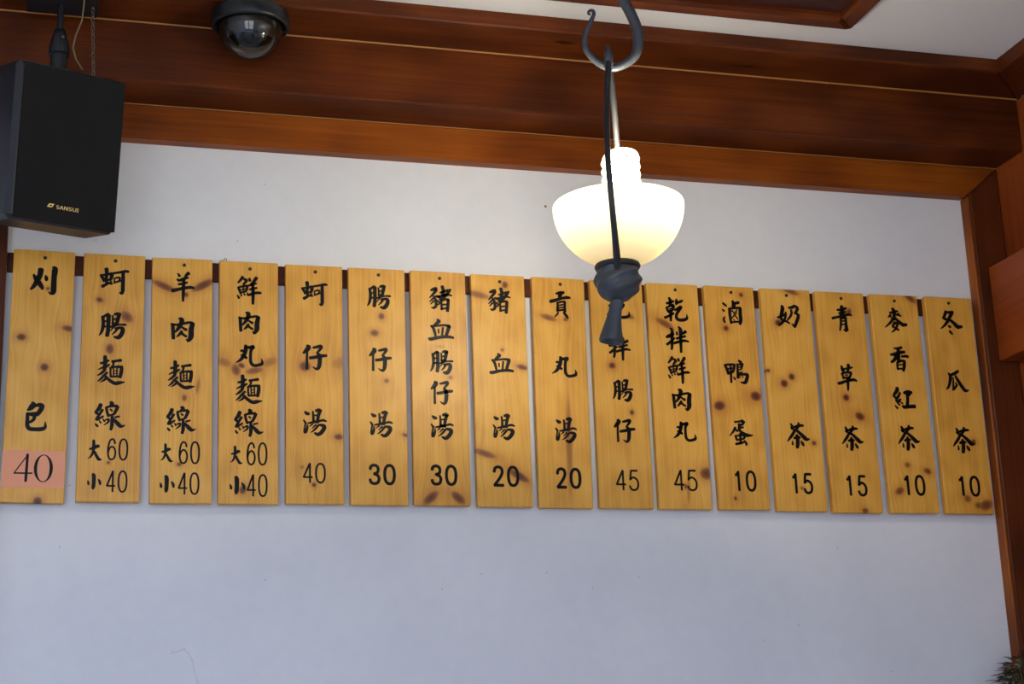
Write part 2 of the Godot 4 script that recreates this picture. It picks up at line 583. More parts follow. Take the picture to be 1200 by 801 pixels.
# brush strokes: rows of x, y, width (metres), laid as a thin film of ink
func add_stroke(st: SurfaceTool, rows: Array, steps: int) -> void:
	var pts := spline(rows, steps) if rows.size() > 2 else rows
	var n := pts.size()
	var left := []
	var right := []
	for i in n:
		var p := Vector2(pts[i][0], pts[i][1])
		var a := Vector2(pts[maxi(i - 1, 0)][0], pts[maxi(i - 1, 0)][1])
		var c := Vector2(pts[mini(i + 1, n - 1)][0], pts[mini(i + 1, n - 1)][1])
		var t := (c - a).normalized()
		var o := Vector2(-t.y, t.x) * maxf(pts[i][2], 0.0002) * 0.5
		left.append(p + o)
		right.append(p - o)
	for i in n - 1:
		ink_tri(st, left[i], right[i], right[i + 1])
		ink_tri(st, left[i], right[i + 1], left[i + 1])
	for e in [0, n - 1]:
		var p := Vector2(pts[e][0], pts[e][1])
		var q := Vector2(pts[1][0], pts[1][1]) if e == 0 else Vector2(pts[n - 2][0], pts[n - 2][1])
		var t := (p - q).normalized()
		var r: float = maxf(pts[e][2], 0.0002) * 0.5
		var side := Vector2(-t.y, t.x)
		var last := p + side * r
		for k in range(1, 7):
			var a := PI * k / 6.0
			var next := p + side * cos(a) * r + t * sin(a) * r * 0.6
			ink_tri(st, p, last, next)
			last = next

func ink_tri(st: SurfaceTool, a: Vector2, b: Vector2, c: Vector2) -> void:
	var q := [a, b, c]
	if (b - a).cross(c - a) > 0.0: q = [a, c, b]
	for v in q:
		st.set_normal(Vector3(0, 0, 1))
		st.set_uv(v)
		st.add_vertex(Vector3(v.x, v.y, 0.0))

func glyph_mesh(strokes: Array) -> ArrayMesh:
	var st := begin()
	for s in strokes:
		var rows := []
		for i in range(0, s.size(), 3):
			rows.append([s[i] * 1e-4, s[i + 1] * 1e-4, s[i + 2] * 1.2e-4])
		add_stroke(st, rows, 5)
	return st.commit()

const DIGITS := {
	"1": [[0.12, 0.20, 0.34, 0.12, 0.55, 0.02], [0.57, 0.0, 0.57, 1.0]],
	"2": [[0.06, 0.27, 0.12, 0.10, 0.30, 0.02, 0.52, 0.0, 0.78, 0.06, 0.90, 0.24, 0.82, 0.42, 0.55, 0.66, 0.06, 0.99], [0.04, 1.0, 0.98, 1.0]],
	"3": [[0.06, 0.22, 0.14, 0.07, 0.45, 0.0, 0.78, 0.07, 0.88, 0.24, 0.78, 0.40, 0.46, 0.47], [0.46, 0.47, 0.82, 0.55, 0.96, 0.74, 0.82, 0.94, 0.48, 1.0, 0.16, 0.94, 0.03, 0.77]],
	"4": [[0.74, 0.0, 0.74, 1.0], [0.72, 0.0, 0.02, 0.72], [0.02, 0.72, 1.0, 0.72]],
	"5": [[0.90, 0.0, 0.22, 0.0], [0.22, 0.0, 0.10, 0.47], [0.10, 0.47, 0.30, 0.37, 0.56, 0.36, 0.86, 0.48, 0.97, 0.68, 0.86, 0.91, 0.52, 1.0, 0.18, 0.95, 0.03, 0.79]],
	"6": [[0.90, 0.22, 0.78, 0.06, 0.54, 0.0, 0.26, 0.09, 0.08, 0.35, 0.04, 0.66, 0.18, 0.92, 0.50, 1.0, 0.82, 0.92, 0.97, 0.69, 0.84, 0.46, 0.52, 0.37, 0.20, 0.48, 0.06, 0.66]]}

func digit_mesh(d: String, w: float, h: float, line: float) -> ArrayMesh:
	var st := begin()
	var ww := w - line
	var hh := h - line
	if d == "0":
		var rows := []
		for i in 33:
			var a := TAU * i / 32.0
			var e := 0.86
			rows.append([signf(cos(a)) * pow(absf(cos(a)), e) * ww * 0.5, signf(sin(a)) * pow(absf(sin(a)), e) * hh * 0.5, line])
		add_stroke(st, rows, 2)
	else:
		for s in DIGITS[d]:
			var rows := []
			for i in range(0, s.size(), 2):
				rows.append([(s[i] - 0.5) * ww, (0.5 - s[i + 1]) * hh, line])
			add_stroke(st, rows, 5)
	return st.commit()

func build_rail_and_boards() -> void:
	var rail := thing("hanging_rail", "dark brown batten screwed to the wall behind the tops of the menu boards", "rail", Vector3(1.0, EYE + 1.0445, WALL_Z))
	put("batten", box_mesh(Vector3(-1.077, 0, 0.0003), Vector3(1.076, 0.0395, 0.0103), 0.001, 0), M.rail, rail)
	var row := ["two characters above the price 40 on an orange paper strip", "four characters above prices 60 and 40, second from the left", "four characters above two prices, third board from the left", "five characters above two prices, 60 over 40, fourth from the left", "three characters above the thin price 40, fifth from the left", "three characters above the bold price 30, sixth from the left", "five characters above the bold price 30, seventh from the left", "three characters above price 20, just left of another board priced 20", "three characters above price 20, left of the board behind the lamp", "top characters hidden behind the iron lamp finial, price 45", "five characters above price 45, just right of the lamp finial", "three characters, two big dark knots and price 10", "two widely spaced characters above price 15", "three characters above price 15, third from the right end", "four characters above price 10, second from the right end", "three characters above price 10, last beside the right casing"]
	var glyphs := {}
	for i in BOARDS.size():
		var b: Dictionary = BOARDS[i]
		var w: float = b.size[0]
		var h: float = b.size[1]
		var t := thing("menu_board", "pine menu board: " + row[i], "sign", Vector3(b.at[0], b.at[1], 0), "pine menu boards hanging in a row")
		t.rotation.z = b.tilt
		var st := begin()
		add_box(st, Vector3(-w * 0.5, 0, -0.0155), Vector3(w * 0.5, h, 0), 0.0012, 1)
		var mdt := MeshDataTool.new()
		mdt.create_from_surface(st.commit(), 0)
		for k in mdt.get_vertex_count():
			var v := mdt.get_vertex(k)
			mdt.set_vertex_uv(k, Vector2(clampf(v.x / w + 0.5, 0.004, 0.996), clampf(1.0 - v.y / h, 0.002, 0.998)))
		var mesh := ArrayMesh.new()
		mdt.commit_to_surface(mesh)
		var mat := StandardMaterial3D.new()
		mat.albedo_texture = ImageTexture.create_from_image(pine_image(b, i))
		mat.roughness = 0.42
		mat.metallic_specular = 0.48
		put("plank", mesh, mat, t)
		var screw := put("screw", lathe([Vector2(0, 0.0012), Vector2(0.0016, 0.0012), Vector2(0.0016, 0.0012), Vector2(0.0018, 0.0022), Vector2(0.0034, 0.0016), Vector2(0.0038, 0.0), Vector2(0.0, 0.0)], 16), M.screw, t)
		screw.rotation.x = PI / 2
		screw.position = Vector3(b.nail[0], b.nail[1], 0)
		for c in b.words:
			if not glyphs.has(c[0]):
				glyphs[c[0]] = glyph_mesh(GLYPHS[c[0]])
			var o := put("character", glyphs[c[0]], M.ink, t)
			o.position = Vector3(c[1], c[2], 0.0004)
			o.scale = Vector3(c[3], c[3], 1)
		for p in b.price:
			var n: int = p[0].length()
			var dw: float = p[3] * 0.46
			for k in n:
				var x: float = p[1] + (p[3] - dw) * (k - 0.5)
				var ch: String = p[0][k]
				var o := put("price_digit", digit_mesh(ch, dw * (0.8 if ch == "1" else 1.0), p[4], p[5]), M.ink, t)
				o.position = Vector3(x, p[2], 0.0004)
		if i == 0:
			build_paper_price(t)
	# a bit of old hanging wire left on the rail
	var wire := put("hanging_wire", tube_mesh([Vector3(-0.006, 0, 0), Vector3(-0.004, 0.005, 0.001), Vector3(0.0, 0.003, 0.002), Vector3(0.003, 0.009, 0.001), Vector3(0.006, 0.008, 0.0), Vector3(0.006, 0.0, 0.0)], [0.0009, 0.0009, 0.0009, 0.0009, 0.0009, 0.0009], 6), M.steel)
	wire.position = Vector3(0.3485, EYE + 1.0845, -0.012)
	tag(wire, "tiny scrap of grey wire sticking up above the fourth board", "wire")

func build_paper_price(t: Node3D) -> void:
	var st := begin()
	add_box(st, Vector3(-0.0586, 0.0284, 0.0002), Vector3(0.0570, 0.1014, 0.0006), 0.0)
	var paper := put("price_paper", st.commit(), M.paper, t)
	paper.set_meta("label", "orange paper strip with printed price")
	st = begin()
	add_stroke(st, [[-0.0122, 0.0936, 0.0052], [-0.0134, 0.0412, 0.0052]], 4)
	add_stroke(st, [[-0.0118, 0.0928, 0.0022], [-0.0356, 0.0568, 0.0022]], 4)
	add_stroke(st, [[-0.0356, 0.0566, 0.0030], [-0.0024, 0.0572, 0.0030]], 4)
	var four := put("price_digit", st.commit(), M.ink, paper)
	four.position.z = 0.001
	st = begin()
	var rows := []
	for i in 41:
		var a := TAU * i / 40.0
		rows.append([0.0182 + cos(a) * 0.0146, 0.0672 + sin(a) * 0.0262, 0.0016 + 0.0046 * cos(a) * cos(a)])
	add_stroke(st, rows, 2)
	var zero := put("price_digit", st.commit(), M.ink, paper)
	zero.position.z = 0.001

# ------------------------------------------------------------------ the pendant lamp
func build_lamp(at: Vector3) -> void:
	var t := thing("pendant_lamp", "lit wrought-iron pendant lamp with a cream glass bowl hanging before the boards", "lamp", at)
	# local axes: x to the right as seen by the camera, z towards it
	t.basis = Basis(Vector3(0.9382, 0, 0.346), Vector3.UP, Vector3(-0.346, 0, 0.9382))
	var drop := 0.579       # ceiling panel above the rim
	# hook: from the ceiling down and round, its end curled
	var rows := spline([[-0.004, drop, 0.0, 0.0095], [-0.003, 0.50, 0.0, 0.0095], [0.008, 0.435, 0.0, 0.0096], [0.0288, 0.394, 0.0, 0.0098], [0.0439, 0.359, 0.0, 0.0100], [0.0522, 0.3248, 0.0, 0.0098], [0.0472, 0.2894, 0.0, 0.0090], [0.0284, 0.2699, 0.0, 0.0078], [0.0006, 0.2625, 0.0, 0.0070], [-0.0261, 0.2788, 0.0, 0.0064], [-0.0428, 0.3050, 0.0, 0.0058], [-0.0412, 0.3317, 0.0, 0.0050], [-0.0300, 0.3577, 0.0, 0.0042], [-0.0250, 0.3700, 0.0, 0.0036], [-0.0270, 0.3770, 0.0, 0.0032], [-0.0330, 0.3765, 0.0, 0.0028], [-0.0345, 0.3715, 0.0, 0.0024], [-0.0310, 0.3695, 0.0, 0.0020]], 5)
	var pts := []
	var rad := []
	for r in rows:
		pts.append(Vector3(r[0], r[1], r[2]))
		rad.append(r[3])
	put("hook", tube_mesh(pts, rad, 16), M.iron, t)
	put("ceiling_plate", lathe([Vector2(0, drop + 0.0), Vector2(0.05, drop), Vector2(0.05, drop), Vector2(0.05, drop - 0.008), Vector2(0.03, drop - 0.018), Vector2(0.012, drop - 0.024), Vector2(0, drop - 0.024)], 32), M.iron, t).position.x = -0.004
	# two rods from the loop on the hook down outside the bowl to the cup
	for s in [1.0, -1.0]:
		var path := spline([[-0.002, 0.2900, 0.004 * s, 0.0050], [-0.004, 0.2600, 0.010 * s, 0.0056], [-0.009, 0.2000, 0.028 * s, 0.0056], [-0.012, 0.1300, 0.062 * s, 0.0054], [-0.013, 0.0600, 0.103 * s, 0.0052], [-0.012, 0.0050, 0.1245 * s, 0.0052], [-0.010, -0.0450, 0.1120 * s, 0.0052], [-0.008, -0.0850, 0.0800 * s, 0.0056], [-0.007, -0.1130, 0.0430 * s, 0.0064], [-0.007, -0.1240, 0.0330 * s, 0.0060]], 5)
		pts = []
		rad = []
		for r in path:
			var lean: float = 1.0 if s > 0 else -0.6
			pts.append(Vector3(r[0] * lean if s > 0 else -0.002 + (r[0] + 0.002) * lean, r[1], r[2]))
			rad.append(r[3])
		put("rod", tube_mesh(pts, rad, 12), M.iron_dark, t)
	put("knob", lathe([Vector2(0, 0.306), Vector2(0.003, 0.305), Vector2(0.0045, 0.3015), Vector2(0.0035, 0.298), Vector2(0.007, 0.294), Vector2(0.0085, 0.286), Vector2(0.0085, 0.262), Vector2(0.006, 0.256), Vector2(0, 0.255)], 20), M.iron, t).position = Vector3(-0.003, 0, 0.004)
	# the glass bowl: outer skin, lip, inner skin
	var prof := []
	var depth := 0.108
	for i in 21:
		var a := PI * 0.5 * i / 20.0
		prof.append(Vector2(maxf(0.1145 * pow(sin(a), 0.96), 0.0), -depth * pow(cos(a), 1.02)))
	prof.append(Vector2(0.1140, 0.0022))
	prof.append(Vector2(0.1118, 0.0022))
	for i in range(20, -1, -1):
		var a := PI * 0.5 * i / 20.0
		prof.append(Vector2(0.1105 * pow(sin(a), 0.96), -(depth - 0.004) * pow(cos(a), 1.02)))
	put("bowl", lathe(prof, 64), M.opal, t)
	# compact fluorescent bulb: a spiral tube on a white base
	pts = []
	rad = []
	var turns := 4.0
	var n := 120
	for i in n + 1:
		var f := float(i) / n
		var a := TAU * turns * f
		pts.append(Vector3(cos(a) * 0.0275, 0.026 + 0.062 * f, sin(a) * 0.0275))
		rad.append(0.0070)
	var top_row := spline([[0.0275, 0.088, 0.0], [0.0235, 0.0930, 0.012], [0.008, 0.0985, 0.012], [-0.008, 0.1005, 0.004], [-0.0205, 0.0975, -0.004], [-0.0265, 0.088, -0.004]], 4)
	for r in top_row:
		pts.append(Vector3(r[0], r[1], r[2]))
		rad.append(0.0062)
	var bulb := put("bulb", tube_mesh(pts, rad, 12), M.bulb, t)
	bulb.position.x = 0.008
	put("bulb_base", lathe([Vector2(0, 0.026), Vector2(0.030, 0.026), Vector2(0.031, 0.022), Vector2(0.026, -0.02), Vector2(0.017, -0.045), Vector2(0.017, -0.096), Vector2(0, -0.096)], 32), M.white_plastic, t).position.x = 0.004
	var light := OmniLight3D.new()
	light.name = "bulb_light"
	light.position = Vector3(0.008, 0.062, 0)
	light.light_color = Color(1.0, 0.96, 0.86)
	light.light_energy = LAMP_ENERGY
	light.light_size = 0.022
	light.omni_range = 12.0
	light.omni_attenuation = 2.0
	light.shadow_enabled = true
	t.add_child(light)
	# iron cup under the bowl and its flared finial
	put("flange", lathe([Vector2(0, -0.103), Vector2(0.030, -0.1035), Vector2(0.0385, -0.106), Vector2(0.0400, -0.110), Vector2(0.0385, -0.1135), Vector2(0.028, -0.116), Vector2(0, -0.116)], 40), M.iron_dark, t).position.x = -0.007
	var cup_rows := []
	for r in spline([[0.0, -0.112], [0.032, -0.114], [0.0375, -0.121], [0.0392, -0.131], [0.0388, -0.141], [0.0362, -0.151], [0.0305, -0.160], [0.0220, -0.1665], [0.0150, -0.170], [0.0, -0.172]], 6):
		cup_rows.append(Vector2(maxf(r[0], 0.0), r[1]))
	var cup := put("cup", lathe(cup_rows, 72, [[0.05, 4.0, 270.0], [0.025, 2.0, -150.0]]), M.iron, t)
	cup.position.x = -0.0075
	var tail := put("finial", lathe([Vector2(0.0, 0.012), Vector2(0.0125, 0.006), Vector2(0.0108, -0.006), Vector2(0.0112, -0.020), Vector2(0.0135, -0.036), Vector2(0.0170, -0.054), Vector2(0.0198, -0.066), Vector2(0.0204, -0.072), Vector2(0.0190, -0.0755), Vector2(0.0172, -0.0745), Vector2(0.0172, -0.0745), Vector2(0.010, -0.068), Vector2(0.0, -0.064)], 48, [[0.09, 3.0, 40.0]]), M.iron, t)
	tail.position = Vector3(-0.0105, -0.170, 0)
	tail.rotation.z = deg_to_rad(-11.0)

# ------------------------------------------------------------------ the loudspeaker
func build_speaker() -> void:
	var w := 0.224
	var h := 0.298
	var d := 0.112
	var t := thing("loudspeaker", "black loudspeaker with gold lettering hung on a pole below the beam", "speaker", Vector3(-0.0654, EYE + 1.3468, 0.3346))
	t.basis = Basis.from_euler(Vector3(0.1896, 0.4791, 0.0577))
	put("cabinet", box_mesh(Vector3(0, -h, -d), Vector3(w, 0, 0), 0.009, 1), M.vinyl, t)
	put("grille", box_mesh(Vector3(0.012, -h + 0.004, -0.004), Vector3(w - 0.003, -0.004, 0.0018), 0.0015, 1), M.cloth, t)
	var text := TextMesh.new()
	var font := SystemFont.new()
	font.font_names = PackedStringArray(["Droid Sans"])
	font.font_weight = 400
	text.font = font
	text.text = "SANSUI"
	text.font_size = 32
	text.pixel_size = 0.0092 / 32.0
	text.depth = 0.0006
	var badge := put("lettering", text, M.gold, t)
	badge.position = Vector3(0.1188, -0.2642, 0.0024)
	badge.scale = Vector3(1.5, 1.0, 1.0)
	badge.set_meta("label", "gold brand lettering")
	var st := begin()
	# emblem: a slanted bar frame
	for s in [[[0.0, 0.0], [0.0105, 0.0], [0.0088, -0.0022], [-0.0012, -0.0022]], [[-0.0030, -0.0048], [0.0072, -0.0048], [0.0058, -0.0070], [-0.0046, -0.0070]], [[0.0, 0.0], [0.0024, -0.0010], [-0.0012, -0.0066], [-0.0046, -0.0070]], [[0.0105, 0.0], [0.0075, -0.0008], [0.0038, -0.0062], [0.0058, -0.0070]]]:
		var q := []
		for p in s: q.append(Vector3(0.0815 + p[0], -0.2592 + p[1], 0.0026))
		tri(st, q[0], q[1], q[2], Vector3(0, 0, 1), 0, Vector2.ZERO)
		tri(st, q[0], q[2], q[3], Vector3(0, 0, 1), 0, Vector2.ZERO)
	put("emblem", st.commit(), M.gold, t)
	# pole, swivel and mounting plate stand upright: undo the cabinet's turn
	var inv := t.transform.affine_inverse()
	var base := Vector3(0.006, EYE, 0.20)
	var swivel := put("swivel", lathe([Vector2(0, 1.466), Vector2(0.0115, 1.466), Vector2(0.0135, 1.452), Vector2(0.0175, 1.440), Vector2(0.0195, 1.428), Vector2(0.0200, 1.418), Vector2(0.0200, 1.414), Vector2(0.0200, 1.414), Vector2(0.0165, 1.412), Vector2(0.0165, 1.412), Vector2(0.0158, 1.400), Vector2(0.0150, 1.380), Vector2(0.0130, 1.352), Vector2(0, 1.352)], 32), M.black_plastic, t)
	swivel.transform = inv * Transform3D(Basis.IDENTITY, base + Vector3(0, 0, 0.012))
	var screw := put("set_screw", lathe([Vector2(0, 0.0), Vector2(0.0032, 0.0), Vector2(0.0032, 0.0), Vector2(0.0030, 0.0035), Vector2(0.0, 0.0035)], 12), M.steel, t)
	screw.transform = inv * Transform3D(Basis.from_euler(Vector3(PI / 2, 0, 0)), base + Vector3(0.006, 1.446, 0.0265))
	var pole := put("pole", tube_mesh([Vector3(0, 1.462, 0.006), Vector3(0, 1.526, 0)], [0.0065, 0.0065], 16), M.black_plastic, t)
	pole.transform = inv * Transform3D(Basis.IDENTITY, base)
	var plate := put("mounting_plate", box_mesh(Vector3(-0.066, 1.525, -0.042), Vector3(0.071, 1.5448, 0.045), 0.002, 0), M.black_plastic, t)
	plate.transform = inv * Transform3D(Basis.IDENTITY, base)
	# thin cable and chain beside the pole
	var cable := put("speaker_cable", tube_mesh([Vector3(0.0492, 1.545, 0), Vector3(0.0485, 1.510, 0), Vector3(0.0455, 1.4769, 0), Vector3(0.0352, 1.445, 0), Vector3(0.031, 1.42, 0), Vector3(0.038, 1.395, 0.0), Vector3(0.05, 1.372, 0.01)], [0.0015, 0.0015, 0.0015, 0.0015, 0.0015, 0.0015, 0.0015], 8), M.cable)
	cable.position = Vector3(0, EYE, 0.238)
	tag(cable, "short pale cable dangling beside the loudspeaker pole", "cable")
	var chain := thing("safety_chain", "small metal chain hanging between the ceiling board and the loudspeaker", "chain", Vector3(0.0655, EYE + 1.545, 0.205))
	var links := 17
	for i in links:
		st = begin()
		var ring_pts := []
		var ring_rad := []
		for k in 13:
			var a := TAU * k / 12.0
			ring_pts.append(Vector3(cos(a) * 0.0030, sin(a) * 0.0062, 0))
			ring_rad.append(0.0010)
		add_tube(st, ring_pts, ring_rad, 6, false)
		var link := put("link", st.commit(), M.steel, chain)
		link.position = Vector3(0.0064 * i / links, -0.008 - i * 0.0095, 0)
		link.rotation.y = PI / 2 * (i % 2) + 0.6

# ------------------------------------------------------------------ the dome camera
func build_dome_camera(at: Vector3) -> void:
	var t := thing("dome_camera", "black dome security camera with smoked bubble under the ceiling edge", "camera", at)
	put("base", lathe([Vector2(0, 0), Vector2(0.0700, 0), Vector2(0.0755, -0.003), Vector2(0.0778, -0.010), Vector2(0.0780, -0.029), Vector2(0.0762, -0.0328), Vector2(0.0735, -0.0338), Vector2(0.0735, -0.0338), Vector2(0.0685, -0.0325), Vector2(0.0675, -0.026), Vector2(0, -0.026)], 64), M.black_plastic, t)
	var prof := []
	for i in 17:
		var a := PI * 0.5 * i / 16.0
		prof.append(Vector2(0.0655 * cos(a), -0.028 - 0.0700 * sin(a)))
	put("bubble", lathe(prof, 64), M.smoked, t)
	put("trim_ring", lathe([Vector2(0.060, -0.027), Vector2(0.061, -0.040), Vector2(0.052, -0.064), Vector2(0.050, -0.064), Vector2(0.058, -0.040), Vector2(0.057, -0.027)], 48), M.steel, t)
	var eye := put("camera_eye", lathe([Vector2(0, 0.026), Vector2(0.018, 0.022), Vector2(0.025, 0.012), Vector2(0.027, 0.0), Vector2(0.024, -0.012), Vector2(0.016, -0.020), Vector2(0.0115, -0.022), Vector2(0.0115, -0.022), Vector2(0.0115, -0.028), Vector2(0.0105, -0.028), Vector2(0.0100, -0.0235), Vector2(0, -0.0235)], 32), M.black_plastic, t)
	eye.position = Vector3(0, -0.044, 0.0)
	eye.rotation = Vector3(deg_to_rad(-42), deg_to_rad(-10), 0)
	var lens := put("lens", lathe([Vector2(0, -0.0262), Vector2(0.005, -0.0256), Vector2(0.0098, -0.0238), Vector2(0, -0.0236)], 24), M.smoked, t)
	lens.transform = eye.transform

# ------------------------------------------------------------------ dried flowers in the bottom right corner
func build_flowers() -> void:
	var t := thing("dried_flower_bunch", "bunch of dried leaves and pale husks in a basket against the right casing", "flowers", Vector3(2.070, EYE + 0.034, 0.10))
	put("basket", lathe([Vector2(0, 0), Vector2(0.045, 0), Vector2(0.060, 0.05), Vector2(0.066, 0.085), Vector2(0.062, 0.085), Vector2(0.055, 0.05), Vector2(0.04, 0.006), Vector2(0, 0.006)], 32), M.basket, t)
	var stems := begin()
	var dark := begin()
	var green := begin()
	for i in 260:
		var a := rng.randf() * TAU
		var r := sqrt(rng.randf())
		var tip := Vector3(cos(a) * r * 0.085, 0.13 + 0.105 * (1.0 - r * r * 0.55) * rng.randf_range(0.55, 1.0), sin(a) * r * 0.075)
		if i % 3 == 0:
			add_tube(stems, [Vector3(cos(a) * 0.02, 0.01, sin(a) * 0.02), Vector3(tip.x * 0.7, tip.y * 0.6, tip.z * 0.7), tip], [0.0016, 0.0013, 0.0009], 5)
		leaf(dark if i % 2 == 0 else green, tip, Vector3(cos(a) * (0.3 + r), rng.randf_range(-0.2, 0.9), sin(a) * (0.3 + r)).normalized(), rng.randf_range(0.018, 0.034), rng.randf_range(0.007, 0.013))
	put("stems", stems.commit(), M.stem, t).set_meta("kind", "stuff")
	put("dark_leaves", dark.commit(), M.leaf_dark, t).set_meta("kind", "stuff")
	put("olive_leaves", green.commit(), M.leaf, t).set_meta("kind", "stuff")
	for i in 34:
		var a := rng.randf() * TAU
		var r := sqrt(rng.randf())
		var p := Vector3(cos(a) * r * 0.08, 0.155 + 0.085 * (1.0 - r * r * 0.6) * rng.randf_range(0.7, 1.0), sin(a) * r * 0.07)
		var st := begin()
		for k in 8:
			var b := TAU * k / 8.0
			leaf(st, Vector3.ZERO, Vector3(cos(b), 0.45, sin(b)).normalized(), 0.009, 0.0055)
		for k in 5:
			var b := TAU * k / 5.0 + 0.3
			leaf(st, Vector3(0, 0.002, 0), Vector3(cos(b) * 0.6, 0.9, sin(b) * 0.6).normalized(), 0.007, 0.0045)
		var f := put("flower_head", st.commit(), M.bloom if i % 4 == 0 else M.husk, t)
		f.position = p
		f.rotation = Vector3(rng.randf_range(0.2, 1.0), rng.randf() * TAU, rng.randf_range(-0.4, 0.4))

# a pointed, keeled leaf with two faces
func leaf(st: SurfaceTool, root: Vector3, dir: Vector3, length: float, width: float) -> void:
	var side := dir.cross(Vector3(0.3, 0.9, 0.2)).normalized()
	var up := side.cross(dir).normalized()
	var last_l := root
	var last_m := root
	var last_r := root
	for i in range(1, 5):
		var f := i / 4.0
		var ww := width * sin(PI * minf(f * 0.92 + 0.08, 1.0)) * 0.5
		var m := root + dir * length * f - up * length * 0.25 * f * f
		var l := m + side * ww + up * ww * 0.35
		var r := m - side * ww + up * ww * 0.35
		for q in [[last_l, last_m, m], [last_l, m, l], [last_m, last_r, r], [last_m, r, m]]:
			var n: Vector3 = (q[1] - q[0]).cross(q[2] - q[0])
			if n.length() < 1e-12: continue
			tri(st, q[0], q[1], q[2], up, 0, Vector2.ZERO)
		last_l = l
		last_m = m
		last_r = r

